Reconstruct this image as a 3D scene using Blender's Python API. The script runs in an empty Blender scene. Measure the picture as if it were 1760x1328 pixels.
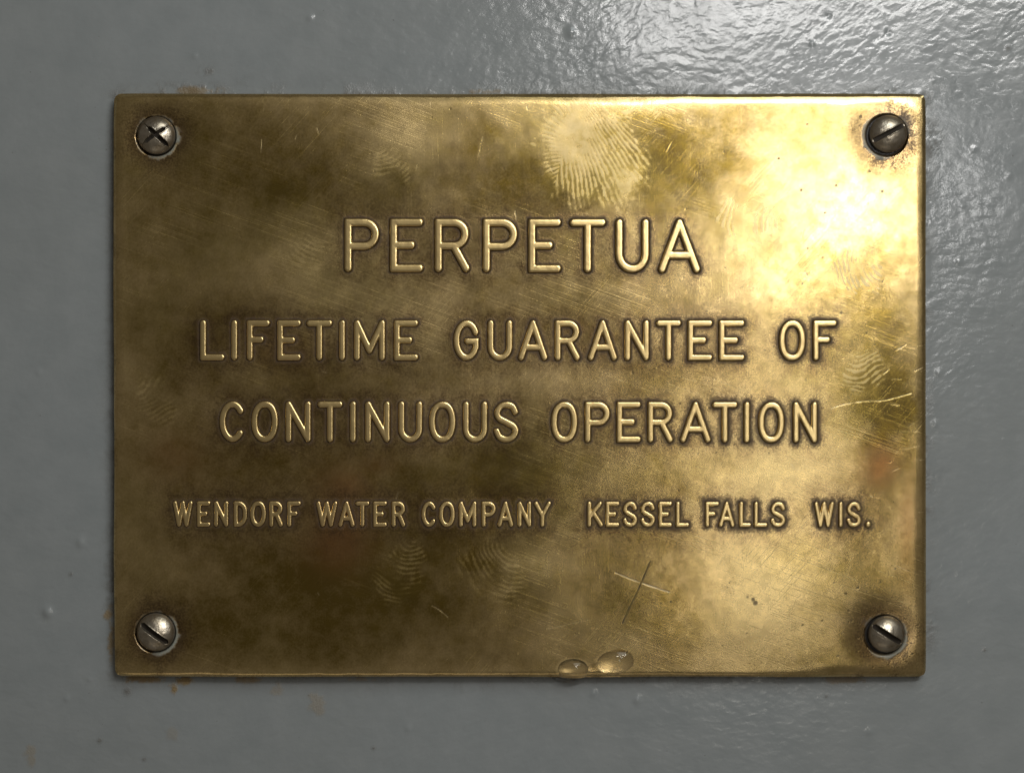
import bpy, bmesh, math, random
import numpy as np
from mathutils import Vector, Matrix, Euler

sc = bpy.context.scene
PX = 1e-4                      # the picture's scale: ten pixels of the photograph are one millimetre
CX, CY = 880.0, 664.0
WALL = -31.0                   # wall surface, px below the plate's face (the face is at 0)
D = 3500.0                     # camera distance, px


def W(x, y, z=0.0):
    """photo px (y down), z px towards the viewer -> world metres; the wall stands upright (world Z up)"""
    return Vector(((x - CX) * PX, -z * PX, (CY - y) * PX))


# ---------------------------------------------------------------- camera, world, lamps, exposure
cam_d = bpy.data.cameras.new('camera')
cam = bpy.data.objects.new('camera', cam_d)
sc.collection.objects.link(cam)
cam.location = W(CX, CY, D)
cam.rotation_euler = (math.radians(90), 0, 0)
cam_d.sensor_width = 36.0
cam_d.lens = 36.0 * D / 1760.0
cam_d.clip_start = 0.02
cam_d.clip_end = 20.0
sc.camera = cam

world = bpy.data.worlds.new('World')
sc.world = world
world.use_nodes = True
wb = world.node_tree.nodes['Background']
wb.inputs[0].default_value = (1.0, 0.92, 0.80, 1)
wb.inputs[1].default_value = 0.10


def lamp(name, pos, aim, sx, sy, watts, col, roll=0.0):
    ld = bpy.data.lights.new(name, 'AREA')
    ld.shape = 'RECTANGLE'
    ld.size, ld.size_y = sx * PX, sy * PX
    ld.energy = watts
    ld.color = col
    o = bpy.data.objects.new(name, ld)
    sc.collection.objects.link(o)
    p, a = W(*pos), W(*aim)
    o.location = p
    q = (a - p).to_track_quat('-Z', 'Y')
    o.rotation_euler = (q.to_matrix() @ Matrix.Rotation(roll, 3, 'Z')).to_euler()
    return o


# key lamp up and to the right of the lens, a long strip above it, a narrow dim one lower on the right, an added soft fill high overhead, an added faint fill from below
lamp('key_lamp', (CX + 1160, CY - 600, 3500), (1000, 600, 0), 620, 280, 0.090, (1.0, 0.985, 0.96), math.radians(20))
lamp('strip_lamp', (CX + 1200, CY - 1520, 3500), (1000, 600, 0), 1900, 200, 0.48, (1.0, 0.98, 0.95), math.radians(12))
lamp('side_lamp', (CX + 880, CY + 420, 3600), (1000, 700, 0), 220, 860, 0.033, (1.0, 0.94, 0.82))
lamp('added_overhead_fill', (CX + 2700, CY - 5300, 6000), (700, 600, 0), 4000, 4000, 2.0, (0.94, 1.0, 1.0))
lamp('added_low_fill', (CX - 800, CY + 4500, 2500), (880, 700, 0), 3600, 1600, 0.06, (1.0, 0.90, 0.74))

vs = sc.view_settings
vs.view_transform = 'Standard'
vs.look = 'None'
vs.exposure = 0.0
vs.gamma = 1.0


# ---------------------------------------------------------------- numpy helpers
def hash2(ix, iy, seed):
    h = (ix.astype(np.int64) * 374761393 + iy.astype(np.int64) * 668265263 + seed * 974634777) & 0xFFFFFFFF
    h = ((h ^ (h >> 13)) * 1274126177) & 0xFFFFFFFF
    h = (h ^ (h >> 16)) & 0xFFFFFFFF
    return h.astype(np.float64) / 4294967295.0


def vnoise(x, y, seed=0):
    x0, y0 = np.floor(x), np.floor(y)
    fx, fy = x - x0, y - y0
    fx = fx * fx * fx * (fx * (fx * 6 - 15) + 10)
    fy = fy * fy * fy * (fy * (fy * 6 - 15) + 10)
    ix, iy = x0.astype(np.int64), y0.astype(np.int64)
    a, b = hash2(ix, iy, seed), hash2(ix + 1, iy, seed)
    c, d = hash2(ix, iy + 1, seed), hash2(ix + 1, iy + 1, seed)
    return (a * (1 - fx) + b * fx) * (1 - fy) + (c * (1 - fx) + d * fx) * fy


def fbm(x, y, scale, seed=0, octaves=4, gain=0.5):
    t, amp, tot, f = 0.0, 1.0, 0.0, 1.0 / scale
    for k in range(octaves):
        a = 0.6 + k * 0.9
        u, v = x * math.cos(a) - y * math.sin(a), x * math.sin(a) + y * math.cos(a)
        t = t + amp * vnoise(u * f + 17.3 * k, v * f - 9.1 * k, seed + k)
        tot += amp
        amp *= gain
        f *= 2.03
    return t / tot


def sstep(a, b, x):
    t = np.clip((x - a) / (b - a), 0, 1)
    return t * t * (3 - 2 * t)


def seg_dist(x, y, x0, y0, x1, y1):
    dx, dy = x1 - x0, y1 - y0
    L = dx * dx + dy * dy
    t = np.clip(((x - x0) * dx + (y - y0) * dy) / L, 0, 1) if L > 0 else 0.0
    return np.hypot(x - x0 - t * dx, y - y0 - t * dy)


# ---------------------------------------------------------------- mesh helpers
def link(o, parent=None):
    sc.collection.objects.link(o)
    if parent:
        o.parent = parent
    return o


def mesh_np(name, X, Y, Z, quads, mat, origin, parent=None, attrs=None, tris=None, smooth=True):
    """X, Y photo px, Z px of height; origin (x, y, z) px is the object's own origin"""
    co = np.empty((len(X), 3), dtype=np.float32)
    co[:, 0] = (X - origin[0]) * PX
    co[:, 1] = -(Z - origin[2]) * PX
    co[:, 2] = (origin[1] - Y) * PX
    me = bpy.data.meshes.new(name)
    me.vertices.add(len(X))
    me.vertices.foreach_set('co', co.ravel())
    nq = len(quads)
    nt = 0 if tris is None else len(tris)
    loops = quads.ravel() if nt == 0 else np.concatenate([quads.ravel(), tris.ravel()])
    me.loops.add(len(loops))
    me.loops.foreach_set('vertex_index', loops.astype(np.int32))
    me.polygons.add(nq + nt)
    starts = np.concatenate([np.arange(nq) * 4, nq * 4 + np.arange(nt) * 3]).astype(np.int32)
    me.polygons.foreach_set('loop_start', starts)
    me.polygons.foreach_set('use_smooth', np.full(nq + nt, smooth))
    me.update(calc_edges=True)
    for k, v in (attrs or {}).items():
        a = me.attributes.new(k, 'FLOAT', 'POINT')
        a.data.foreach_set('value', np.ascontiguousarray(v, dtype=np.float32))
    me.materials.append(mat)
    o = bpy.data.objects.new(name, me)
    link(o, parent)
    po = parent['_px'] if parent is not None else None
    o['_px'] = list(origin)
    w = W(*origin)
    o.location = w - W(*po) if po is not None else w
    return o


def grid_quads(nx, ny):
    i = np.arange(nx * ny).reshape(ny, nx)
    # rows run down the picture, so this order faces the viewer
    return np.stack([i[1:, :-1], i[1:, 1:], i[:-1, 1:], i[:-1, :-1]], -1).reshape(-1, 4)


def empty(name, origin):
    o = bpy.data.objects.new(name, None)
    o.empty_display_size = 0.005
    link(o)
    o.location = W(*origin)
    o['_px'] = list(origin)
    return o


def tag(o, label, cat, group=None):
    o['label'] = label
    o['category'] = cat
    if group:
        o['group'] = group


# ---------------------------------------------------------------- the plate's own shape
PL, PR, PT, PB = 194.6, 1593.2, 160.6, 1162.8


def edge_d(x, y, k=0.0):
    """distance inside the plate's outline; k rounds the inner contours of the corners"""
    dx = np.minimum(x - PL, PR - x)
    dy = np.minimum(y - PT, PB - y)
    if k <= 0:
        return np.minimum(dx, dy)
    h = np.clip(k - np.abs(dx - dy), 0, None) / k
    return np.minimum(dx, dy) - h * h * k * 0.25


# hole centre, hole radius, how far the head sits off its centre, head radius
SCREWS = [(268, 234, 34.0), (1524, 232.5, 36.0), (267, 1087, 34.2), (1521, 1091.5, 34.5)]
HEADS = [(1.0, -1.0, 32.3), (2.8, -2.4, 32.0), (1.0, -1.4, 32.6), (2.6, -2.6, 31.0)]


def plate_z(x, y):
    d = np.clip(edge_d(x, y, 62.0) + 9.0 + 9.0 * (fbm(x, y, 130, 19, 2) - 0.5) + 9.0 * sstep(1090, 1145, y) * sstep(330, 420, x) * sstep(1440, 1360, x), 0, None)
    w = 30.0
    z = -6.5 * np.clip(1 - d / w, 0, 1) ** 2.2
    e = np.clip(edge_d(x, y) + 2.2 * (fbm(x, y, 26, 13, 3) - 0.5) + 2.0 * (fbm(x, y, 120, 15, 2) - 0.5), 0, None)
    z = z - 4.2 * np.clip(1 - e / 8.5, 0, 1) ** 2.0
    # old sheet metal is never flat
    inner = sstep(0, 120, edge_d(x, y))
    z = z + inner * (5.0 * (fbm(x, y, 420, 5, 2) - 0.5) + 1.6 * (fbm(x, y, 150, 9, 2) - 0.5))
    for sx, sy, r in SCREWS:      # pressed in a little around each screw
        q = np.hypot(x - sx, y - sy) / 60.0
        z = z - 2.6 * np.exp(-q ** 4 * 1.0)
        z = z - 9.0 * sstep(r + 1.4, r - 1.6, q * 60.0)
    return z


# ---------------------------------------------------------------- lettering: strokes of each capital in its own box
def arc(cx, cy, rx, ry, a0, a1, n=18):
    return [(cx + rx * math.cos(math.radians(a0 + (a1 - a0) * i / n)),
             cy + ry * math.sin(math.radians(a0 + (a1 - a0) * i / n))) for i in range(n + 1)]


def catmull(p, n=5):
    q = [p[0]] + p + [p[-1]]
    out = []
    for i in range(1, len(q) - 2):
        for k in range(n):
            t = k / n
            out.append(tuple(0.5 * (2 * q[i][j] + (q[i + 1][j] - q[i - 1][j]) * t
                                    + (2 * q[i - 1][j] - 5 * q[i][j] + 4 * q[i + 1][j] - q[i + 2][j]) * t * t
                                    + (3 * q[i][j] - q[i - 1][j] - 3 * q[i + 1][j] + q[i + 2][j]) * t ** 3) for j in (0, 1)))
    return out + [p[-1]]


def oval(w, h, n=40):
    out = []
    for i in range(n + 1):
        a = 2 * math.pi * i / n
        c, s = math.cos(a), math.sin(a)
        e = 2 / 2.25
        out.append((w / 2 + w / 2 * math.copysign(abs(c) ** e, c), h / 2 + h / 2 * math.copysign(abs(s) ** e, s)))
    return out


def bowl(w, h, v):
    rb = h * (1 - v) / 2
    rx = min(rb * 1.02, w * 0.62)
    return [(0, h), (w - rx, h)] + arc(w - rx, h - rb, rx, rb, 90, -90, 16) + [(0, h * v)]


def glyph(c, w, h):
    """(polylines, squared corners) with y up"""
    TL, BL = (0, h, -1, 1), (0, 0, -1, -1)
    if c == 'A':
        t = 0.30
        return [[(0, 0), (w / 2, h), (w, 0)], [(w / 2 * t, h * t), (w - w / 2 * t, h * t)]], []
    if c == 'C':
        return [arc(w * 0.53, h / 2, w * 0.53, h / 2, 38, 318, 30)], []
    if c == 'D':
        rx = w * 0.78
        return [[(0, 0), (0, h), (w - rx, h)] + arc(w - rx, h * 0.62, rx, h * 0.38, 90, 0, 10)
                + arc(w - rx, h * 0.38, rx, h * 0.38, 0, -90, 10) + [(0, 0)]], [TL, BL]
    if c == 'E':
        return [[(w, h), (0, h), (0, 0), (w, 0)], [(0, h * 0.505), (w * 0.68, h * 0.505)]], [TL, BL]
    if c == 'F':
        return [[(w, h), (0, h), (0, 0)], [(0, h * 0.52), (w * 0.64, h * 0.52)]], [TL]
    if c == 'G':
        return [arc(w * 0.52, h / 2, w * 0.52, h / 2, 28, 322, 32) + [(w, h * 0.30), (w, h * 0.475), (w * 0.56, h * 0.475)]], [(w, h * 0.475, 1, 1)]
    if c == 'I':
        return [[(w / 2, 0), (w / 2, h)]], []
    if c == 'K':
        return [[(0, 0), (0, h)], [(w * 0.92, h), (0, h * 0.36)], [(w * 0.33, h * 0.59), (w, 0)]], []
    if c == 'L':
        return [[(0, h), (0, 0), (w, 0)]], [BL]
    if c == 'M':
        return [[(0, 0), (0, h), (w / 2, h * 0.20), (w, h), (w, 0)]], []
    if c == 'N':
        return [[(0, 0), (0, h), (w, 0), (w, h)]], []
    if c == 'O':
        return [oval(w, h)], []
    if c == 'P':
        return [bowl(w, h, 0.48), [(0, h), (0, 0)]], [TL]
    if c == 'R':
        return [bowl(w * 0.97, h, 0.49), [(0, h), (0, 0)], [(w * 0.55, h * 0.49), (w, 0)]], [TL]
    if c == 'S':
        p = [(.97, .79), (.83, .94), (.52, 1.0), (.2, .945), (.03, .77), (.13, .61), (.5, .495), (.87, .375), (.99, .22), (.81, .055), (.48, 0), (.16, .065), (.0, .23)]
        return [catmull([(a * w, b * h) for a, b in p], 4)], []
    if c == 'T':
        return [[(0, h), (w, h)], [(w / 2, h), (w / 2, 0)]], []
    if c == 'U':
        ry = w * 0.56
        return [[(0, h), (0, ry)] + arc(w / 2, ry, w / 2, ry, 180, 360, 18) + [(w, h)]], []
    if c == 'W':
        return [[(0, h), (w * 0.26, 0), (w * 0.5, h), (w * 0.74, 0), (w, h)]], []
    if c == 'Y':
        return [[(0, h), (w / 2, h * 0.43), (w, h)], [(w / 2, h * 0.43), (w / 2, 0)]], []
    if c == '.':
        return [[(w / 2, h / 2 - 0.3), (w / 2, h / 2 + 0.3)]], []


# letter, left edge, right edge (px), per line: stroke width, top and bottom at the line's start and end
LINES = [
    (13.6, (375.5, 467.5), (376.5, 469.5), [('PERPETUA', [(592, 652.5), (670, 728), (747, 808), (829.5, 890), (907.6, 965), (978.6, 1041.6), (1057.5, 1116), (1131, 1204)])]),
    (11.0, (549.8, 619.2), (550.2, 620.2), [
        ('LIFETIME', [(344, 386.6), (397.6, 408.7), (424.3, 464.6), (476.3, 518), (526.8, 571.6), (582.8, 593.7), (608.4, 662.4), (677, 719.5)]),
        ('GUARANTEE', [(779.4, 823.8), (838, 881), (890.3, 941.6), (953.3, 997.3), (1010, 1061), (1073, 1116), (1127, 1171), (1181.2, 1224.8), (1235, 1280)]),
        ('OF', [(1338.3, 1384.3), (1396.6, 1438.5)])]),
    (11.0, (689.0, 759.2), (690.3, 761.0), [
        ('CONTINUOUS', [(377.5, 421), (432.4, 478.5), (490.8, 535), (545.8, 589.6), (601, 613), (627.5, 670.8), (684.8, 726.5), (737.6, 783.6), (795.6, 838.2), (848.4, 892.2)]),
        ('OPERATION', [(947, 993), (1004.7, 1048.8), (1059.3, 1101.9), (1112.7, 1157.3), (1168.6, 1222), (1223.5, 1268), (1277.7, 1289), (1302.7, 1348.2), (1362.4, 1405)])]),
    (7.8, (860.3, 904.5), (862.0, 906.0), [
        ('WENDORF', [(297.4, 332), (338.7, 362.3), (368, 393), (401.7, 425.3), (430, 457.7), (462.8, 486.7), (493.7, 517.6)]),
        ('WATER', [(543.5, 580.6), (581.4, 610.4), (610.8, 635.5), (641.3, 665.6), (673, 697.3)]),
        ('COMPANY', [(724.4, 750.2), (754.5, 782.3), (788.5, 819.4), (827.5, 852.6), (854.6, 882.8), (889.3, 913.7), (917.5, 947.3)]),
        ('KESSEL', [(1009, 1036.8), (1040.4, 1065), (1070, 1096), (1100.3, 1126.4), (1131.3, 1155.5), (1161, 1184.7)]),
        ('FALLS', [(1211.7, 1236.2), (1234.7, 1263), (1270, 1291.5), (1295.4, 1319.7), (1323.7, 1350.7)]),
        ('WIS.', [(1398.8, 1434), (1441, 1448.8), (1454.7, 1480.8), (1487.2, 1497.2)])]),
]

LETTERS = []       # (char, word, stroke, strokes in photo px, corners, box)
for sw, (t0, b0), (t1, b1), wordlist in LINES:
    xs = wordlist[0][1][0][0]
    xe = wordlist[-1][1][-1][1]
    for word, spans in wordlist:
        for c, (xa, xb) in zip(word, spans):
            f = ((xa + xb) / 2 - xs) / (xe - xs)
            top, bot = t0 + (t1 - t0) * f, b0 + (b1 - b0) * f
            if c == '.':
                top = bot - (xb - xa)
            s = sw if c != '.' else xb - xa
            x0, x1 = xa + s / 2, xb - s / 2
            y0, y1 = top + s / 2, bot - s / 2
            w, h = max(x1 - x0, 0.0), max(y1 - y0, 0.0)
            if c == 'I':
                x0, w = (xa + xb) / 2, 0.0
            polys, corners = glyph(c, w, h)
            P = [[(x0 + a, y1 - b) for a, b in pl] for pl in polys]
            K = [(x0 + a, y1 - b, sx, -sy) for a, b, sx, sy in corners]
            LETTERS.append((c, word, s, P, K, (xa, top, xb, bot)))


def letter_dist(x, y, L):
    c, word, s, P, K, box = L
    d = np.full(x.shape, 1e9)
    for pl in P:
        for (ax, ay), (bx, by) in zip(pl[:-1], pl[1:]):
            d = np.minimum(d, seg_dist(x, y, ax, ay, bx, by))
    for kx, ky, sx, sy in K:
        u, v = (x - kx) * sx, (y - ky) * sy
        m = (u > 0) & (v > 0)
        e = (np.abs(u) ** 4.5 + np.abs(v) ** 4.5) ** (1 / 4.5)
        d = np.where(m, np.minimum(d, e), d)
    return d


# ---------------------------------------------------------------- wear, dirt, prints and painted reflections on the plate, as fields over it
def fingerprint(x, y, cx, cy, rx, ry, ang, kind, pitch, seed):
    ca, sa = math.cos(ang), math.sin(ang)
    u, v = (x - cx) * ca + (y - cy) * sa, -(x - cx) * sa + (y - cy) * ca
    out = np.zeros(x.shape)
    m = (np.abs(u) < rx * 1.5) & (np.abs(v) < ry * 1.5)
    if not m.any():
        return out, out
    X, Y, u, v = x[m], y[m], u[m], v[m]
    wu = u + 14 * (fbm(X, Y, 60, seed, 2) - 0.5) * 2
    wv = v + 14 * (fbm(X, Y, 60, seed + 3, 2) - 0.5) * 2
    if kind == 'fan':         # ridges that run down and out from a point above, short ones turning out at the left
        a1 = np.arctan2(X - 955, np.maximum(Y - 110, 1.0)) * 190
        a2 = np.arctan2(Y - 262, -(X - 1030)) * 95
        ph = np.where(X + 0.25 * (Y - 260) > 968, a1, a2) + 9 * (fbm(X, Y, 50, seed, 2) - 0.5)
    else:                     # bowed ridges, concentric about a point outside the mark
        k = 75.0 if kind == 'arch' else 48.0
        ph = np.hypot(wu, (wv + k) * 0.9)
    ridge = 0.5 + 0.5 * np.sin(2 * math.pi * ph / pitch + 2.5 * (fbm(X, Y, 22, seed + 5, 2) - 0.5))
    ridge = sstep(0.35, 0.85, ridge + 1.25 * (fbm(X, Y, 7, seed + 9, 2) - 0.5))
    if kind == 'fan':         # the middle is pressed flat and smeared
        sm = np.exp(-((X - 988) / 34) ** 2 - ((Y - 238) / 44) ** 2) + 0.8 * np.exp(-((X - 1075) / 26) ** 2 - ((Y - 318) / 30) ** 2)
        sm = np.clip(sm * 1.3, 0, 1)
        ridge = ridge * (1 - sm) + sm * (0.35 + 0.55 * sstep(0.3, 0.7, fbm(X, Y, 10, seed + 21, 3)))
    r = np.sqrt((u / rx) ** 2 + (v / ry) ** 2) + 0.55 * (fbm(X, Y, 34, seed + 11, 3) - 0.5) + 0.35 * (fbm(X, Y, 8, seed + 15, 2) - 0.5)
    mask = sstep(1.08, 0.70, r)
    blot = sstep(0.36, 0.60, fbm(X, Y, 38, seed + 13, 3)) if kind != 'fan' else 0.75 + 0.25 * sstep(0.3, 0.6, fbm(X, Y, 30, seed + 13, 3))
    out[m] = ridge * mask * (0.12 + 0.88 * blot)
    film = np.zeros(x.shape)
    film[m] = mask
    return out, film


PRINTS = [  # centre, radii, turn, pattern, ridge pitch, strength, seed
    (1018, 262, 88, 104, math.radians(-32), 'fan', 7.6, 0.72, 31),
    (1080, 205, 62, 40, math.radians(-15), 'arch', 8.0, 0.45, 37),
    (1285, 372, 36, 62, math.radians(100), 'arch', 7.5, 0.5, 41),
    (1478, 468, 48, 46, math.radians(70), 'arch', 8.0, 0.6, 43),
    (1486, 642, 42, 46, math.radians(-8), 'arch', 7.2, 0.5, 47),
    (690, 985, 42, 64, math.radians(14), 'arch', 8.0, 0.28, 53),
    (846, 985, 62, 50, math.radians(38), 'arch', 9.0, 0.22, 59),
    (530, 442, 34, 46, math.radians(20), 'arch', 7.6, 0.14, 61),
    (672, 290, 30, 40, math.radians(-25), 'arch', 7.6, 0.20, 67),
    (270, 690, 42, 44, math.radians(-40), 'arch', 8.0, 0.16, 71),
]
# (points, half width, bright or dark)
rng = random.Random(4)
SCRATCHES = [
    ([(1058, 984), (1096, 999), (1150, 1017)], 1.0, 0.8),
    ([(1117, 965), (1097, 1012), (1079, 1048), (1070, 1070)], 1.3, -1.0),
    ([(1428, 702), (1450, 695), (1490, 689), (1520, 688), (1566, 676)], 0.8, 0.45),
    ([(1530, 694), (1545, 697)], 1.0, 0.5),
    ([(742, 1040), (756, 1048), (770, 1060)], 0.9, 0.5),
    ([(822, 270), (830, 236)], 0.7, 0.35), ([(1146, 262), (1154, 246)], 0.7, 0.35),
    ([(450, 240), (449, 262)], 0.9, 0.4),
    ([(1545, 741), (1580, 741)], 0.7, 0.3), ([(1553, 772), (1580, 766)], 0.7, 0.3),
    ([(940, 1080), (1010, 1065)], 0.8, 0.25),
]
for k in range(34):      # small nicks, most along the right edge and upper rim
    if k < 12:
        x0, y0 = rng.uniform(1530, 1583), rng.uniform(560, 960)
        a, l = rng.uniform(-0.7, 0.2), rng.uniform(5, 22)
    elif k < 20:
        x0, y0 = rng.uniform(420, 1140), rng.uniform(170, 300)
        a, l = rng.uniform(-1.9, -1.0), rng.uniform(4, 12)
    else:
        x0, y0 = rng.uniform(250, 1540), rng.uniform(300, 1130)
        a, l = rng.uniform(-3, 3), rng.uniform(4, 16)
    SCRATCHES.append(([(x0, y0), (x0 + l * math.cos(a), y0 + l * math.sin(a))], rng.uniform(0.6, 1.0), rng.uniform(0.15, 0.45)))
PITS = []
for k in range(90):
    x0, y0 = (rng.uniform(210, 1580), rng.uniform(175, 1150)) if k < 45 else (rng.uniform(1150, 1575), rng.uniform(200, 1150))
    PITS.append((x0, y0, rng.choice([0.8, 0.9, 1.0, 1.2, 1.6]), rng.uniform(0.3, 0.9)))
for k in range(26):      # corrosion specks by the lower right screw
    PITS.append((rng.gauss(1500, 45), rng.gauss(1060, 45), rng.uniform(1.0, 2.2), rng.uniform(0.5, 1.0)))
PITS += [(1298, 1036, 4.0, 0.8), (1294, 1030, 2.6, 0.8), (1338, 273, 1.4, 0.9), (1377, 327, 1.7, 0.9), (1495, 295, 2.6, 0.7), (1480, 201, 2.6, 0.7), (1437, 319, 1.3, 0.9), (1387, 214, 1.3, 0.7)]

TARN_AND_REFLECTIONS = [   # blots of heavier (or lighter, when negative) tarnish, partly painted-in cloudy reflections: x, y, rx, ry, amount
    (590, 330, 170, 80, 0.34), (830, 270, 95, 90, 0.34), (330, 590, 130, 80, 0.22), (330, 860, 170, 90, 0.16),
    (760, 1030, 170, 80, 0.40), (390, 1050, 200, 90, 0.26), (480, 960, 120, 50, 0.20), (715, 240, 55, 36, -0.34),
    (420, 480, 200, 60, -0.30), (930, 960, 60, 45, -0.34), (300, 330, 90, 80, -0.22), (760, 640, 160, 30, 0.22),
    (1530, 710, 50, 90, 0.36), (1510, 560, 60, 50, 0.14), (1470, 420, 50, 40, 0.14), (1150, 1040, 60, 90, 0.20),
    (880, 820, 130, 40, 0.24), (1290, 930, 80, 190, -0.26), (1330, 330, 130, 110, -0.18), (950, 640, 130, 50, -0.16),
    (430, 160, 300, 60, -0.10), (1120, 300, 60, 80, 0.20), (250, 470, 60, 120, -0.20), (240, 900, 30, 200, -0.14),
    (660, 470, 80, 30, 0.10), (950, 320, 90, 110, 0.40), (1130, 290, 70, 110, 0.34), (1030, 260, 80, 90, 0.25), (880, 1110, 50, 30, -0.20), (1490, 930, 60, 150, 0.24), (1130, 900, 60, 100, 0.14), (1180, 640, 90, 40, 0.12),
]
WARM_REFLECTIONS = [(590, 835, 46, 40, 0.8), (585, 925, 60, 55, 0.9), (1512, 800, 30, 38, 0.9), (640, 800, 40, 20, 0.5), (300, 780, 60, 50, 0.35), (480, 600, 60, 40, 0.3), (1560, 900, 16, 90, 0.4)]  # orange-brown colour painted in for warm reflections on the brass


def plate_fields(x, y, dl):
    """dl: distance outside the letters' edges (px)"""
    f = {}
    n40 = fbm(x, y, 40, 101, 4)
    n12 = fbm(x, y, 12, 111, 3)
    n4 = fbm(x, y, 4.2, 121, 2)
    ed = edge_d(x, y, 40.0)
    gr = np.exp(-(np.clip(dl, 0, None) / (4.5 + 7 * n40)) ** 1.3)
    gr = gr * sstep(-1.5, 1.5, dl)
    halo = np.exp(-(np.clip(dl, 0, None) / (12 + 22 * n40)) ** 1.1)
    ring = np.zeros(x.shape)
    crust = np.zeros(x.shape)
    for i, (sx, sy, r) in enumerate(SCREWS):
        m = (np.abs(x - sx) < 120) & (np.abs(y - sy) < 120)
        if not m.any():
            continue
        q = np.hypot(x[m] - sx, y[m] - sy) - r
        a = np.arctan2(y[m] - sy, x[m] - sx)
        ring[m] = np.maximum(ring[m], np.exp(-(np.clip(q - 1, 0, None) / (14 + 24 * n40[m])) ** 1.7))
        side = 0.35 + 0.65 * sstep(0.0, 0.8, np.cos(a - (0.55, 2.6, 0.35, 0.75)[i]))
        wdt = (1.5 + 9 * n12[m]) * (0.3 + 0.9 * side)
        crust[m] = np.maximum(crust[m], sstep(wdt + 1.2, wdt * 0.4, q) * sstep(-1.5, 0.5, q) * sstep(0.25, 0.6, n12[m] + 0.35 * side - 0.1) * side * (0.9, 0.7, 1.0, 0.9)[i])
    f['ring'] = ring
    f['crust'] = crust
    rim = np.exp(-np.clip(ed, 0, None) / 9.0) * sstep(0.35, 0.7, n40)
    sp = 0.45 + 0.55 * sstep(0.3, 0.7, n12)
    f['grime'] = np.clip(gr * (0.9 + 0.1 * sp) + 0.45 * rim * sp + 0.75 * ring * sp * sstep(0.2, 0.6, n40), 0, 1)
    hole = np.zeros(x.shape)
    for sx, sy, r in SCREWS:
        hole = np.maximum(hole, sstep(r + 0.5, r - 2.5, np.hypot(x - sx, y - sy)))
    wet = np.maximum(sstep(1.05, 0.9, np.hypot((x - 985) / 30.5, (y - 1149) / 20)), sstep(1.05, 0.9, np.hypot((x - 1056) / 33, (y - 1137) / 21)))
    f['grime'] = f['grime'] * (1 - 0.9 * wet)
    f['hole'] = hole
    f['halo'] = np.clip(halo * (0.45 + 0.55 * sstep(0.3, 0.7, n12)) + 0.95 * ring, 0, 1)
    t = 0.45 + 0.85 * (fbm(x, y, 230, 201, 3, 0.5) - 0.5) + 0.50 * (fbm(x, y, 95, 211, 4, 0.6) - 0.5) + 0.34 * (fbm(x, y, 30, 221, 4, 0.6) - 0.5)
    for bx, by, rx, ry, amt in TARN_AND_REFLECTIONS:
        t = t + 0.8 * amt * np.exp(-((x - bx) / rx) ** 2 - ((y - by) / ry) ** 2)
    t = t * (1 - 0.7 * wet)
    t = t * (1 - 0.55 * np.exp(-(ed / 20) ** 2))
    f['tarnish'] = np.clip(t, 0, 1)
    warm_refl = np.zeros(x.shape)
    for bx, by, rx, ry, amt in WARM_REFLECTIONS:
        warm_refl = np.maximum(warm_refl, amt * np.exp(-((x - bx) / rx) ** 2 - ((y - by) / ry) ** 2))
    f['warm_reflection'] = warm_refl * (0.6 + 0.8 * n40)
    f['wet'] = wet
    pr = np.zeros(x.shape)
    fl = np.zeros(x.shape)
    for cx, cy, rx, ry, ang, kind, pitch, amt, seed in PRINTS:
        a, b = fingerprint(x, y, cx, cy, rx, ry, ang, kind, pitch, seed)
        pr = np.maximum(pr, a * amt)
        fl = np.maximum(fl, b * amt)
    f['print'] = pr
    f['film'] = fl
    scr = np.zeros(x.shape)
    for pts, hw, amt in SCRATCHES:
        pts = catmull(list(pts), 6) if len(pts) > 2 else pts
        px_, py_ = [p[0] for p in pts], [p[1] for p in pts]
        m = (x > min(px_) - 5) & (x < max(px_) + 5) & (y > min(py_) - 5) & (y < max(py_) + 5)
        if not m.any():
            continue
        d = np.full(m.sum(), 1e9)
        for (ax, ay), (bx, by) in zip(pts[:-1], pts[1:]):
            d = np.minimum(d, seg_dist(x[m], y[m], ax, ay, bx, by))
        v = sstep(hw * 1.5, hw * 0.4, d) * amt * (0.45 + 0.8 * vnoise(x[m] / 9, y[m] / 9, 77))
        cur = scr[m]
        scr[m] = np.where(np.abs(v) > np.abs(cur), v, cur)
    f['scratch'] = scr
    pit = np.zeros(x.shape)
    for bx, by, r, amt in PITS:
        m = (np.abs(x - bx) < r + 2) & (np.abs(y - by) < r + 2)
        if m.any():
            q = np.hypot((x[m] - bx), (y[m] - by) * (0.7 + 0.6 * ((bx * 7.3) % 1)))
            pit[m] = np.maximum(pit[m], sstep(r + 0.9, r * 0.5, q) * amt)
    f['pit'] = pit
    return f


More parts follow.
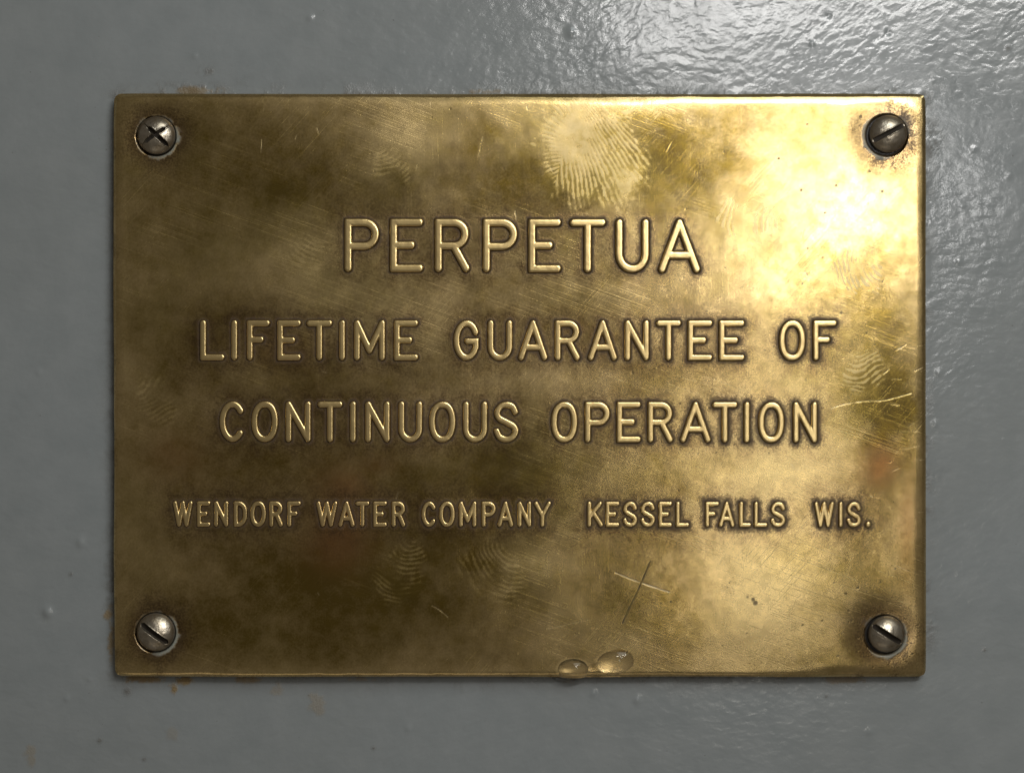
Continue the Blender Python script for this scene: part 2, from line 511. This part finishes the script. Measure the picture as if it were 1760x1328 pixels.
# ---------------------------------------------------------------- materials
class NT:
    def __init__(self, name):
        self.m = bpy.data.materials.new(name)
        self.m.use_nodes = True
        self.t = self.m.node_tree
        self.bsdf = self.t.nodes['Principled BSDF']

    def n(self, typ, ins=None, **kw):
        nd = self.t.nodes.new(typ)
        for k, v in kw.items():
            setattr(nd, k, v)
        for k, v in (ins or {}).items():
            self.set(nd.inputs[k], v)
        return nd

    def set(self, sock, v):
        if isinstance(v, bpy.types.NodeSocket):
            self.t.links.new(v, sock)
        else:
            sock.default_value = v

    def math(self, op, a, b=0.0, c=0.0, clamp=False):
        nd = self.n('ShaderNodeMath', {0: a, 1: b, 2: c}, operation=op)
        nd.use_clamp = clamp
        return nd.outputs[0]

    def attr(self, name):
        return self.n('ShaderNodeAttribute', attribute_name=name).outputs['Fac']

    def noise(self, vec, scale, detail=3.0, rough=0.5, dist=0.0):
        return self.n('ShaderNodeTexNoise', {'Vector': vec, 'Scale': scale, 'Detail': detail, 'Roughness': rough, 'Distortion': dist}).outputs['Fac']

    def map(self, v, a, b, c=0.0, d=1.0, smooth=False):
        nd = self.n('ShaderNodeMapRange', {'Value': v, 'From Min': a, 'From Max': b, 'To Min': c, 'To Max': d})
        nd.interpolation_type = 'SMOOTHSTEP' if smooth else 'LINEAR'
        return nd.outputs[0]

    def mix(self, f, a, b):
        nd = self.n('ShaderNodeMix', data_type='RGBA')
        self.set(nd.inputs[0], f)
        self.set(nd.inputs[6], a)
        self.set(nd.inputs[7], b)
        return nd.outputs[2]

    def mixf(self, f, a, b):
        nd = self.n('ShaderNodeMix', data_type='FLOAT')
        self.set(nd.inputs[0], f)
        self.set(nd.inputs[2], a)
        self.set(nd.inputs[3], b)
        return nd.outputs[0]

    def coord(self, ref=None):
        """coordinates in photo pixels: x right, y up, z out"""
        tc = self.n('ShaderNodeTexCoord')
        if ref:
            tc.object = ref
        v = self.n('ShaderNodeMapping', {'Vector': tc.outputs['Object'], 'Rotation': (-math.pi / 2, 0, 0), 'Scale': (1 / PX,) * 3})
        v.vector_type = 'POINT'
        return v.outputs[0]

    def streaks(self, vec, ang, length, width, detail=2.0):
        r = self.n('ShaderNodeVectorRotate', {'Vector': vec, 'Angle': math.radians(ang)}, rotation_type='Z_AXIS')
        s = self.n('ShaderNodeMapping', {'Vector': r.outputs[0], 'Scale': (1.0 / length, 1.0 / width, 0.001)})
        return self.noise(s.outputs[0], 1.0, detail, 0.6, 0.15)


def C(r, g, b):
    return (r, g, b, 1.0)


def brass_material(ref):
    t = NT('tarnished_brass')
    v = t.coord(ref)
    grime, halo, tarn = t.attr('grime'), t.attr('halo'), t.attr('tarnish')
    pr, film, scr, pit = t.attr('print'), t.attr('film'), t.attr('scratch'), t.attr('pit')
    crust, ring = t.attr('crust'), t.attr('ring')
    n_mid = t.noise(v, 1 / 28, 6, 0.70)
    n_soft = t.noise(v, 1 / 34, 1, 0.4)
    n_fine = t.noise(v, 1 / 3.2, 2, 0.6)
    n_big = t.noise(v, 1 / 330, 3, 0.5)
    tt = t.math('ADD', tarn, t.map(n_mid, 0.3, 0.7, -0.20, 0.20), clamp=True)
    tt = t.math('ADD', tt, t.map(n_fine, 0.25, 0.75, -0.12, 0.12), clamp=True)
    col = t.mix(t.map(tt, 0.1, 0.9), C(0.72, 0.53, 0.245), C(0.25, 0.163, 0.020))
    col = t.mix(t.map(n_big, 0.45, 0.7, 0.0, 0.35), col, C(0.50, 0.40, 0.13))
    col = t.mix(t.math('MULTIPLY', t.attr('warm_reflection'), 0.85, clamp=True), col, C(0.46, 0.22, 0.075))
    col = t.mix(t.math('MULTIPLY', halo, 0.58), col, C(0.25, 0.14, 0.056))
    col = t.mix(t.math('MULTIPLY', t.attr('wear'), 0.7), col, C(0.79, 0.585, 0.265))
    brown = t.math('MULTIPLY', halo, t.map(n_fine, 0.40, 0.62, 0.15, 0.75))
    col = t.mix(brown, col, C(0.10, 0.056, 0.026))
    # hairline polishing marks
    s1 = t.streaks(v, 20, 260, 1.7)
    s2 = t.streaks(v, -48, 150, 1.5)
    s3 = t.streaks(v, 88, 120, 1.6)
    m1 = t.map(t.noise(v, 1 / 190, 2), 0.42, 0.62, 0, 1, True)
    m2 = t.map(t.noise(t.n('ShaderNodeMapping', {'Vector': v, 'Location': (900, 300, 0)}).outputs[0], 1 / 160, 2), 0.46, 0.64, 0, 1, True)
    h1 = t.math('MULTIPLY', t.map(s1, 0.55, 0.72), m1)
    h2 = t.math('MULTIPLY', t.map(s2, 0.58, 0.74), m2)
    h3 = t.math('MULTIPLY', t.map(s3, 0.60, 0.75), t.math('SUBTRACT', 1.0, m1))
    hair = t.math('ADD', h1, t.math('ADD', h2, t.math('MULTIPLY', h3, 0.5)))
    col = t.mix(t.math('MULTIPLY', hair, 0.11, clamp=True), col, C(0.82, 0.64, 0.32))
    up = t.math('MAXIMUM', scr, 0.0)
    dn = t.math('MAXIMUM', t.math('MULTIPLY', scr, -1.0), 0.0)
    col = t.mix(t.math('MULTIPLY', up, 0.8), col, C(0.95, 0.80, 0.52))
    # thin non-metal layers: finger oil, grime in the corners, chalky residue
    film_f = t.math('MULTIPLY', pr, 0.85, clamp=True)
    col = t.mix(t.math('MULTIPLY', film_f, 0.85), col, C(0.58, 0.46, 0.24))
    g = t.map(t.math('ADD', grime, t.map(n_fine, 0.25, 0.75, -0.20, 0.20)), 0.16, 0.95, 0.0, 0.92, True)
    g = t.math('MAXIMUM', g, t.math('MULTIPLY', pit, 0.9))
    g = t.math('MAXIMUM', g, t.math('MULTIPLY', dn, 0.9))
    gcol = t.mix(t.map(n_fine, 0.4, 0.65), C(0.022, 0.015, 0.011), C(0.065, 0.038, 0.020))
    col = t.mix(t.math('MULTIPLY', t.math('POWER', g, 0.7), 0.95, clamp=True), col, gcol)
    col = t.mix(t.math('MULTIPLY', crust, t.map(n_fine, 0.35, 0.6, 0.6, 0.95)), col, C(0.27, 0.28, 0.24))
    rough = t.map(tt, 0.0, 1.0, 0.265, 0.165)
    rough = t.math('ADD', rough, t.map(n_mid, 0.35, 0.7, -0.03, 0.05))
    rough = t.math('ADD', rough, t.math('MULTIPLY', hair, 0.075))
    rough = t.mixf(t.math('MULTIPLY', t.attr('wear'), 0.85), rough, 0.30)
    rough = t.mixf(t.math('MULTIPLY', film, 0.12), rough, 0.40)
    rough = t.mixf(film_f, rough, 0.50)
    rough = t.mixf(t.math('MULTIPLY', up, 0.9), rough, 0.45)
    rough = t.mixf(t.math('MULTIPLY', t.attr('wet'), 0.9), rough, 0.23)
    rough = t.mixf(t.math('POWER', g, 1.6), rough, 0.60)
    rough = t.mixf(crust, rough, 0.85)
    metal = t.math('SUBTRACT', 1.0, t.math('MULTIPLY', t.math('POWER', g, 2.2), 0.65))
    metal = t.math('SUBTRACT', metal, t.math('MULTIPLY', crust, 0.9), clamp=True)
    metal = t.math('SUBTRACT', metal, t.math('MULTIPLY', film_f, 0.45), clamp=True)
    metal = t.math('MULTIPLY', metal, t.math('SUBTRACT', 1.0, t.math('MULTIPLY', t.attr('wet'), 0.15)))
    hole = t.attr('hole')
    col = t.mix(hole, col, C(0.014, 0.011, 0.008))  # recess grime blackened in colour to hold the shadow crescent beside the head
    metal = t.math('MULTIPLY', metal, t.math('SUBTRACT', 1.0, t.math('MULTIPLY', hole, 0.9)))
    rough = t.mixf(hole, rough, 0.8)
    t.set(t.bsdf.inputs['Base Color'], col)
    t.set(t.bsdf.inputs['Metallic'], metal)
    t.set(t.bsdf.inputs['Roughness'], rough)
    t.set(t.bsdf.inputs['Coat Weight'], t.math('MULTIPLY', t.math('SUBTRACT', 1.0, g), 0.55))
    t.bsdf.inputs['Coat Roughness'].default_value = 0.19
    h = t.math('MULTIPLY', hair, -0.03)
    h = t.math('ADD', h, t.math('MULTIPLY', n_fine, 0.006))
    h = t.math('ADD', h, t.math('MULTIPLY', t.math('MULTIPLY', n_fine, g), 0.25))
    h = t.math('ADD', h, t.math('MULTIPLY', crust, t.math('MULTIPLY', n_fine, 0.9)))
    h = t.math('ADD', h, t.math('MULTIPLY', pr, 0.05))
    h = t.math('SUBTRACT', h, t.math('MULTIPLY', pit, 0.3))
    h = t.math('SUBTRACT', h, t.math('MULTIPLY', t.math('ABSOLUTE', scr), 0.25))
    h = t.math('ADD', h, t.math('MULTIPLY', n_soft, 0.30))
    b = t.n('ShaderNodeBump', {'Strength': 1.0, 'Distance': PX, 'Height': h})
    t.set(t.bsdf.inputs['Normal'], b.outputs[0])
    return t.m


def steel_material():
    t = NT('worn_screw_steel')
    v = t.coord()
    n1 = t.noise(v, 1 / 16, 5, 0.6)
    n2 = t.noise(v, 1 / 3.0, 2, 0.6)
    slot = t.attr('slot')
    rim = t.attr('rim')
    d = t.map(n1, 0.42, 0.70, 0.0, 0.75)
    col = t.mix(d, C(0.50, 0.44, 0.35), C(0.25, 0.19, 0.115))
    col = t.mix(t.map(n2, 0.60, 0.74, 0, 0.6), col, C(0.08, 0.06, 0.04))
    col = t.mix(t.math('MULTIPLY', slot, 0.97), col, C(0.016, 0.011, 0.007))  # slot floor colour darkened to read as shaded
    col = t.mix(t.math('MULTIPLY', rim, 0.8), col, C(0.03, 0.026, 0.02))
    t.set(t.bsdf.inputs['Base Color'], col)
    t.set(t.bsdf.inputs['Metallic'], t.math('SUBTRACT', 1.0, t.math('MULTIPLY', t.math('MAXIMUM', slot, rim), 0.5)))
    t.set(t.bsdf.inputs['Roughness'], t.math('ADD', t.map(n1, 0.3, 0.7, 0.29, 0.42), t.math('MULTIPLY', slot, 0.4)))
    h = t.math('ADD', t.math('MULTIPLY', n1, 0.9), t.math('MULTIPLY', n2, 0.25))
    b = t.n('ShaderNodeBump', {'Strength': 1.0, 'Distance': PX, 'Height': h})
    t.set(t.bsdf.inputs['Normal'], b.outputs[0])
    return t.m


def wall_material():
    t = NT('grey_enamel_paint')
    v = t.coord()
    dirt, rust, nib = t.attr('dirt'), t.attr('rust'), t.attr('nib')
    n_fine = t.noise(v, 1 / 3.0, 2, 0.6)
    n_mid = t.noise(v, 1 / 60, 4, 0.55)
    n_big = t.noise(v, 1 / 500, 3)
    col = t.mix(t.map(n_mid, 0.3, 0.7), C(0.222, 0.238, 0.240), C(0.250, 0.264, 0.265))
    col = t.mix(t.map(n_big, 0.4, 0.65, 0, 0.25), col, C(0.215, 0.222, 0.21))
    sp = t.noise(t.n('ShaderNodeMapping', {'Vector': v, 'Location': (77, 41, 5)}).outputs[0], 1 / 6.0, 1, 0.5)
    col = t.mix(t.map(sp, 0.79, 0.84, 0, 0.5), col, C(0.07, 0.06, 0.05))
    col = t.mix(t.math('MULTIPLY', dirt, 0.8, clamp=True), col, C(0.075, 0.06, 0.042))
    col = t.mix(t.math('MULTIPLY', rust, 0.85, clamp=True), col, C(0.23, 0.145, 0.042))
    t.set(t.bsdf.inputs['Base Color'], col)
    r = t.map(n_mid, 0.3, 0.7, 0.155, 0.205)
    r = t.mixf(t.math('MAXIMUM', dirt, rust), r, 0.75)
    t.set(t.bsdf.inputs['Roughness'], r)
    t.bsdf.inputs['IOR'].default_value = 1.52
    # orange peel left by the roller, dragged slightly along one diagonal
    rot = t.n('ShaderNodeVectorRotate', {'Vector': v, 'Angle': math.radians(-32)}, rotation_type='Z_AXIS').outputs[0]
    st = t.n('ShaderNodeMapping', {'Vector': rot, 'Scale': (0.80, 1.2, 1)}).outputs[0]
    rot2 = t.n('ShaderNodeVectorRotate', {'Vector': v, 'Angle': math.radians(6)}, rotation_type='Z_AXIS').outputs[0]
    st2 = t.n('ShaderNodeMapping', {'Vector': rot2, 'Scale': (0.78, 1.15, 1)}).outputs[0]
    which = t.map(t.noise(v, 1 / 240, 1), 0.42, 0.58, 0, 1, True)
    p1 = t.mixf(which, t.noise(st, 1 / 14.5, 1.2, 0.40, 0.25), t.noise(st2, 1 / 15.5, 1.2, 0.40, 0.25))
    p2 = t.noise(v, 1 / 75, 2, 0.5)
    p3 = t.noise(v, 1 / 5.5, 2, 0.5)
    h = t.math('ADD', t.math('MULTIPLY', p1, 0.74), t.math('MULTIPLY', p2, 1.0))
    h = t.math('ADD', h, t.math('MULTIPLY', p3, 0.15))
    h = t.math('ADD', h, t.math('MULTIPLY', n_fine, 0.04))
    h = t.math('ADD', h, t.math('MULTIPLY', t.math('MAXIMUM', dirt, rust), t.math('MULTIPLY', n_fine, 2.0)))
    b = t.n('ShaderNodeBump', {'Strength': 1.0, 'Distance': PX, 'Height': h})
    t.set(t.bsdf.inputs['Normal'], b.outputs[0])
    return t.m


def water_material():
    t = NT('clear_water')
    t.bsdf.inputs['Base Color'].default_value = C(1, 0.985, 0.95)
    t.bsdf.inputs['Roughness'].default_value = 0.0
    t.bsdf.inputs['IOR'].default_value = 1.333
    t.bsdf.inputs['Transmission Weight'].default_value = 1.0
    return t.m


# ---------------------------------------------------------------- the painted wall
def axis(a, b, fine, far, coarse):
    return np.concatenate([np.arange(a - far, a, coarse), np.arange(a, b, fine), np.arange(b, b + far + 1, coarse)])


NIBS = [(75, 1055, 9, 4.5), (132, 934, 8, 3.0), (982, 50, 7, 3.0), (108, 1205, 5, 1.8), (148, 1172, 5, 1.5), (530, 25, 6, 2.0),
        (1430, 22, 4, -1.6), (1532, 51, 4, -1.6), (1400, 70, 4, 2.0), (1680, 253, 5, 1.3), (1741, 300, 5, 1.0), (1097, 1207, 6, 2.6),
        (1021, 1195, 5, 2.0), (60, 640, 5, 1.4), (1655, 448, 5, 1.4), (1620, 640, 5, 2.0), (1615, 728, 5, 1.6), (330, 92, 5, 1.4), (700, 1256, 6, 1.5), (1500, 1262, 6, 1.4)]
for k in range(90):
    NIBS.append((rng.uniform(0, 1760), rng.uniform(0, 1328), rng.uniform(1.6, 2.8), rng.uniform(0.3, 0.8)))


def build_wall():
    ax, ay = axis(-60, 1820, 3.2, 1600, 60), axis(-60, 1388, 3.2, 1400, 60)
    X, Y = np.meshgrid(ax, ay)
    X, Y = X.ravel(), Y.ravel()
    Z = WALL + 9 * (fbm(X, Y, 700, 301, 2) - 0.5) * 0.6 + 1.6 * (fbm(X, Y, 140, 305, 2) - 0.5)
    nib = np.zeros(X.shape)
    for bx, by, r, h in NIBS:
        m = (np.abs(X - bx) < 3 * r) & (np.abs(Y - by) < 3 * r)
        q = ((X[m] - bx) ** 2 + ((Y[m] - by) * 0.85) ** 2) / r ** 2
        Z[m] += h * np.exp(-q * 1.3)
        nib[m] = np.maximum(nib[m], np.exp(-q))
    dx = np.maximum(np.maximum(PL - X, X - PR), 0)
    dy = np.maximum(np.maximum(PT - Y, Y - PB), 0)
    dp = np.hypot(dx, dy)
    n1, n2 = fbm(X, Y, 26, 311, 4), fbm(X, Y, 90, 321, 3)
    n3 = fbm(X, Y, 7, 331, 2)
    # a paint edge: enamel piled slightly against the plate
    Z += 1.5 * np.exp(-(dp / 9) ** 2) * sstep(0.35, 0.65, n2)
    dirt = np.exp(-dp / (5 + 9 * n2)) * sstep(0.42, 0.62, n1) * (0.4 + 0.6 * sstep(0.4, 0.6, n3))
    for bx, by, rx, ry, a in [(320, 152, 70, 12, 0.9), (840, 157, 60, 8, 0.7), (1540, 154, 70, 12, 0.5), (188, 1000, 14, 90, 0.6), (1605, 240, 18, 40, 0.8),
                              (1600, 1085, 16, 40, 0.6), (350, 118, 14, 10, 0.5), (190, 440, 14, 200, 0.3), (1460, 1172, 60, 10, 0.5), (700, 1172, 50, 8, 0.4)]:
        g = np.exp(-((X - bx) / rx) ** 2 - ((Y - by) / ry) ** 2)
        dirt = np.maximum(dirt, a * g * sstep(0.40, 0.60, n3 * 0.5 + n1 * 0.5))
    for bx, by, r in [(165, 1277, 4), (115, 989, 3), (213, 1192, 7), (242, 1310, 3), (358, 118, 5), (1740, 78, 4), (1425, 1200, 3), (640, 1290, 3), (1700, 1120, 3)]:
        dirt = np.maximum(dirt, 0.8 * np.exp(-((X - bx) ** 2 + (Y - by) ** 2) / r ** 2))
    rust = np.zeros(X.shape)
    for bx, by, rx, ry, a in [(310, 1174, 20, 8, 1.0), (293, 1184, 8, 14, 1.0), (250, 1170, 40, 6, 0.9), (185, 1105, 6, 46, 0.8), (180, 1062, 9, 10, 0.8), (420, 1171, 26, 5, 0.7),
                              (470, 1190, 12, 14, 0.32), (540, 1215, 12, 18, 0.34), (290, 1265, 10, 14, 0.2), (45, 1305, 10, 26, 0.35), (830, 154, 30, 5, 0.6), (330, 152, 40, 7, 0.6), (1460, 1172, 40, 5, 0.5), (620, 1171, 30, 4, 0.5)]:
        g = np.exp(-((X - bx) / rx) ** 2 - ((Y - by) / ry) ** 2)
        rust = np.maximum(rust, a * sstep(0.25, 0.75, g * (0.75 + 0.5 * n3) + 1.1 * (n1 - 0.5) + 0.5 * (n3 - 0.5)) * sstep(0.02, 0.2, g))
    o = mesh_np('painted_wall', X, Y, Z, grid_quads(len(ax), len(ay)), wall_material(), (CX, CY, WALL), attrs={'dirt': dirt, 'rust': rust, 'nib': nib})
    o['kind'] = 'structure'
    o['label'] = 'grey enamel painted metal wall with orange peel texture'
    return o


# ---------------------------------------------------------------- brass plate and its letters
def build_plate():
    root = empty('brass_plate', (CX, CY, WALL))
    tag(root, 'tarnished brass nameplate with raised lettering, screwed to grey painted wall', 'nameplate')
    mat = brass_material(root)
    step = 1.45
    ax, ay = np.linspace(PL, PR, int((PR - PL) / step)), np.linspace(PT, PB, int((PB - PT) / step))
    X, Y = np.meshgrid(ax, ay)
    # round the four corners in plan
    rc = 13.0
    for sx in (0, 1):
        for sy in (0, 1):
            cx, cy = (PL + rc, PR - rc)[sx], (PT + rc, PB - rc)[sy]
            u, v = (X - cx) * (-1, 1)[sx], (Y - cy) * (-1, 1)[sy]
            m = (u > 0) & (v > 0)
            k = np.where(m, np.maximum(u, v) / np.maximum(np.hypot(u, v), 1e-9), 1.0)
            X = np.where(m, cx + (X - cx) * k, X)
            Y = np.where(m, cy + (Y - cy) * k, Y)
    # a hand-cut edge: barely uneven
    X = X + 1.2 * (vnoise(Y / 160, Y * 0 + X / 900, 7) - 0.5) * 2 * np.abs((X - CX) / 690) + (Y - CY) / 1000 * 1.2
    Y = Y + 1.0 * (vnoise(X / 200, X * 0 + Y / 900, 8) - 0.5) * 2 * np.abs((Y - CY) / 500)
    ny, nx = X.shape
    xs, ys = X.ravel(), Y.ravel()
    dl = np.full(X.shape, 1e3)
    for L in LETTERS:
        x0, y0, x1, y1 = L[5]
        pad = 60
        i0, i1 = np.searchsorted(ax, [x0 - pad, x1 + pad])
        j0, j1 = np.searchsorted(ay, [y0 - pad, y1 + pad])
        sl = (slice(j0, j1), slice(i0, i1))
        dl[sl] = np.minimum(dl[sl], letter_dist(X[sl], Y[sl], L) - L[2] / 2)
    Z = plate_z(xs, ys)
    f = plate_fields(xs, ys, dl.ravel())
    q = grid_quads(nx, ny)
    # side wall of the sheet, down onto the paint
    i = np.arange(nx * ny).reshape(ny, nx)
    loop = np.concatenate([i[0, :-1], i[:-1, -1], i[-1, :0:-1], i[:0:-1, 0]])
    n = len(loop)
    sxs, sys_ = xs[loop], ys[loop]
    base = nx * ny
    top_z = Z[loop]
    a = np.arange(n)
    b = (a + 1) % n
    # the side gets its own rim vertices so that its edge stays crisp
    q2 = np.stack([base + n + a, base + n + b, base + b, base + a], -1)[:, ::-1]
    X2 = np.concatenate([xs, sxs, sxs])
    Y2 = np.concatenate([ys, sys_, sys_])
    Z2 = np.concatenate([Z, top_z, np.full(n, WALL - 6)])
    at = {}
    for k, vv in f.items():
        at[k] = np.concatenate([vv, np.full(2 * n, 0.6 if k in ('tarnish',) else (0.5 if k == 'grime' else 0.0))])
    body = mesh_np('plate_body', X2, Y2, Z2, np.concatenate([q, q2]), mat, (CX, CY, WALL), root, attrs=at)
    # letters: each a pressed, round-shouldered stroke with a thin foot that runs out into the sheet
    order = {}
    for L in LETTERS:
        c, word, s, P, K, (x0, y0, x1, y1) = L
        st = 1.0 if s > 9 else 0.75
        foot = 0.30 * s + 1.5
        gx, gy = np.arange(x0 - foot - 2, x1 + foot + 2, st), np.arange(y0 - foot - 2, y1 + foot + 2, st)
        GX, GY = np.meshgrid(gx, gy)
        d = letter_dist(GX, GY, L)
        r = s / 2
        t = d / r
        H = 0.50 * s + (0.6 if s < 9 else 0.0)
        if c == '.':
            H *= 0.9
        prof = 1 - sstep(0.85, 1.24, t)
        h = H * prof * (1 - 0.22 * np.clip(t, 0, 1.2) ** 4.5) - 0.35 * sstep(1.0, 1.3, t)
        z = plate_z(GX, GY) + h + 0.16 * (fbm(GX, GY, 9, 401, 2) - 0.5)
        keep = d < r + foot * 0.55
        cell = keep[1:, 1:] | keep[:-1, 1:] | keep[1:, :-1] | keep[:-1, :-1]
        qs = grid_quads(len(gx), len(gy)).reshape(len(gy) - 1, len(gx) - 1, 4)[cell]
        used, inv = np.unique(qs, return_inverse=True)
        inv = inv.reshape(qs.shape)
        fx, fy, fd = GX.ravel()[used], GY.ravel()[used], d.ravel()[used] - r
        at = plate_fields(fx, fy, np.where(fd > 0, fd, fd * 0.75))
        wear = sstep(1.16, 1.0, t.ravel()[used])
        at['wear'] = wear
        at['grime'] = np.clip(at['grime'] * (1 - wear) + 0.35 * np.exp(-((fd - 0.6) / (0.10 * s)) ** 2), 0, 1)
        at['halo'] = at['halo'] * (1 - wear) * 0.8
        at['tarnish'] = np.clip(at['tarnish'] * (1 - 0.75 * wear) + 0.10, 0, 1)
        at['pit'] = at['pit'] * (1 - wear)
        o = mesh_np('letter', fx, fy, z.ravel()[used], inv, mat, ((x0 + x1) / 2, (y0 + y1) / 2, 0), root, attrs=at)
        k = order[(word, c)] = order.get((word, c), 0) + 1
        what = 'full stop' if c == '.' else 'letter ' + c
        o['label'] = 'raised brass %s in the word %s' % (what, word) if word.count(c) == 1 else \
            'raised brass %s, %s in the word %s' % (what, ('first', 'second', 'third')[k - 1], word)
    return root


# ---------------------------------------------------------------- screws
def build_screw(i, slots, label, tilt=(0, 0), mat=None):
    cx, cy, r = SCREWS[i]
    cx, cy, r = cx + HEADS[i][0], cy + HEADS[i][1], HEADS[i][2]
    root = empty('screw', (cx, cy, -2.0))
    tag(root, label, 'screw', 'corner screws of the brass plate')
    n = 130
    g = np.linspace(-1, 1, n)
    U, V = np.meshgrid(g, g)
    # square -> disc
    DX = U * np.sqrt(1 - V * V / 2)
    DY = V * np.sqrt(1 - U * U / 2)
    x, y = (DX * r).ravel(), (DY * r).ravel()
    q = np.clip(np.hypot(x, y) / r, 0, 1)
    hr, hd = 3.0, 15.5
    dome = hr + hd * (np.sqrt(np.clip(1.0 - 0.93 * q * q, 0, 1)) - math.sqrt(0.07)) / (1 - math.sqrt(0.07))
    z = dome + 0.5 * (fbm(x + 100 * i, y, 14, 500 + i, 3) - 0.5) * 2
    slot = np.zeros(x.shape)
    for ang, hw, zb, off, lo, hi in slots:
        a = math.radians(ang)
        u, v = x * math.cos(a) - y * math.sin(a), x * math.sin(a) + y * math.cos(a) - off
        w = hw * (1 + 0.10 * (vnoise(u / 6, u * 0, 510 + i) - 0.5)) * sstep(lo - 3, lo + 3, u) * sstep(hi + 3, hi - 3, u)
        k = sstep(w + 0.9, w - 0.5, np.abs(v))
        zz = np.minimum(z, zb + 0.6 * fbm(x, y, 5, 520 + i, 2))
        depth = z - zz
        # a burr thrown up along the slot's lips
        burr = np.exp(-((np.abs(v) - w - 1.2) / 1.0) ** 2) * sstep(0.5, 2.5, depth) * (0.3 + 0.9 * vnoise(u / 4, v * 0 + 3, 530 + i))
        z = z * (1 - k) + zz * k + 0.8 * burr * (1 - k)
        slot = np.maximum(slot, k ** 3 * sstep(0.5, 3.0, depth))
    z = z + tilt[0] * x / r + tilt[1] * y / r
    rim = sstep(0.93, 1.0, q) * 0.8
    ii = np.arange(n * n).reshape(n, n)
    loop = np.concatenate([ii[0, :-1], ii[:-1, -1], ii[-1, :0:-1], ii[:0:-1, 0]])
    m = len(loop)
    a = np.arange(m)
    b = (a + 1) % m
    X = np.concatenate([x, x[loop], x[loop] * 1.0])
    Y = np.concatenate([y, y[loop], y[loop] * 1.0])
    Z = np.concatenate([z, z[loop], np.full(m, -8.0)])
    q2 = np.stack([n * n + m + a, n * n + m + b, n * n + b, n * n + a], -1)[:, ::-1]
    mesh_np('screw_head', cx + X, cy + Y, Z - 2.0, np.concatenate([grid_quads(n, n), q2]), mat, (cx, cy, -2.0), root,
            attrs={'slot': np.concatenate([slot, np.zeros(2 * m)]), 'rim': np.concatenate([rim, np.full(2 * m, 1.0)])})
    return root


# ---------------------------------------------------------------- water drops on the lower edge
def build_drop(label, caps, origin, mat):
    """caps: (cx, cy, rx, ry, turn, base z, height, squareness); their smooth union, closed at the back inside the metal"""
    n = 6
    xs = np.arange(min(c[0] - max(c[2], c[3]) for c in caps) - 4, max(c[0] + max(c[2], c[3]) for c in caps) + 4, 0.6)
    ys = np.arange(min(c[1] - max(c[2], c[3]) for c in caps) - 4, max(c[1] + max(c[2], c[3]) for c in caps) + 4, 0.6)
    X, Y = np.meshgrid(xs, ys)
    base = WALL - 4.0
    Z = np.full(X.shape, base)
    inside = np.full(X.shape, -9.0)
    for cx, cy, rx, ry, ang, zb, h, p in caps:
        a = math.radians(ang)
        u, v = (X - cx) * math.cos(a) - (Y - cy) * math.sin(a), (X - cx) * math.sin(a) + (Y - cy) * math.cos(a)
        e = 1 - ((np.abs(u) / rx) ** p + (np.abs(v) / ry) ** p)
        inside = np.maximum(inside, e)
        Zc = zb + h * np.sign(e) * np.abs(e) ** 0.74
        Zc = np.where(e > 0, Zc, zb + 30 * e)
        k = 1.6
        hh = np.clip(k - np.abs(Z - Zc), 0, None) / k
        Z = np.maximum(Z, Zc) + hh * hh * k * 0.25
    Z = np.maximum(Z, base)
    keep = inside > -0.10
    cell = keep[1:, 1:] & keep[:-1, 1:] & keep[1:, :-1] & keep[:-1, :-1]
    qs = grid_quads(len(xs), len(ys)).reshape(len(ys) - 1, len(xs) - 1, 4)[cell]
    used, inv = np.unique(qs, return_inverse=True)
    inv = inv.reshape(qs.shape)
    fx, fy, fz = X.ravel()[used], Y.ravel()[used], Z.ravel()[used]
    m = len(used)
    # back sheet and rim
    edges = np.concatenate([inv[:, [0, 1]], inv[:, [1, 2]], inv[:, [2, 3]], inv[:, [3, 0]]])
    key = {}
    for a, b in edges:
        key[(a, b)] = 1
    rimq = np.array([[a, a + m, b + m, b] for (a, b) in key if (b, a) not in key])
    VX, VY, VZ = np.concatenate([fx, fx]), np.concatenate([fy, fy]), np.concatenate([fz, np.full(m, base - 1.0)])
    o = mesh_np('water_drop', VX, VY, VZ, np.concatenate([inv, inv[:, ::-1] + m, rimq]), mat, origin)
    tag(o, label, 'water drop', 'water drops on the lower edge of the plate')
    return o


build_wall()
plate = build_plate()
steel = steel_material()
build_screw(0, [(35, 2.7, 4.0, 0.0, -22, 19), (-43, 3.3, 3.5, -1.0, -17, 26)], 'upper left screw with a worn cross recess in its domed head', mat=steel)
build_screw(1, [(27, 3.5, 5.0, -1.0, -30, 30)], 'upper right slotted screw, its slot rising to the right, beside the bright glare', tilt=(0, 0), mat=steel)
build_screw(2, [(-36, 4.4, 5.0, 2.0, -27, 27)], 'lower left slotted screw with pale residue along its right side', mat=steel)
build_screw(3, [(-32, 4.2, 5.0, 0.0, -28, 28)], 'lower right slotted screw, its slot falling to the right, set in dark specked brass', mat=steel)
water = water_material()
build_drop('domed water drop hanging over the lower edge of the brass plate',
           [(985, 1149.0, 30.5, 20, 0, -5.0, 14.0, 2.0), (974, 1160, 27, 17.5, 2, WALL + 0.5, 11, 2.2)], (985, 1150, -2), water)
build_drop('flatter spread water drop lying on the brass just right of the hanging one',
           [(1058, 1137, 33, 21.5, 8, -1.5, 9.0, 2.1), (1024, 1146, 25, 11, 14, -3.4, 4.6, 2.0)], (1056, 1138, -2), water)
for o in sc.objects:
    if '_px' in o:
        del o['_px']
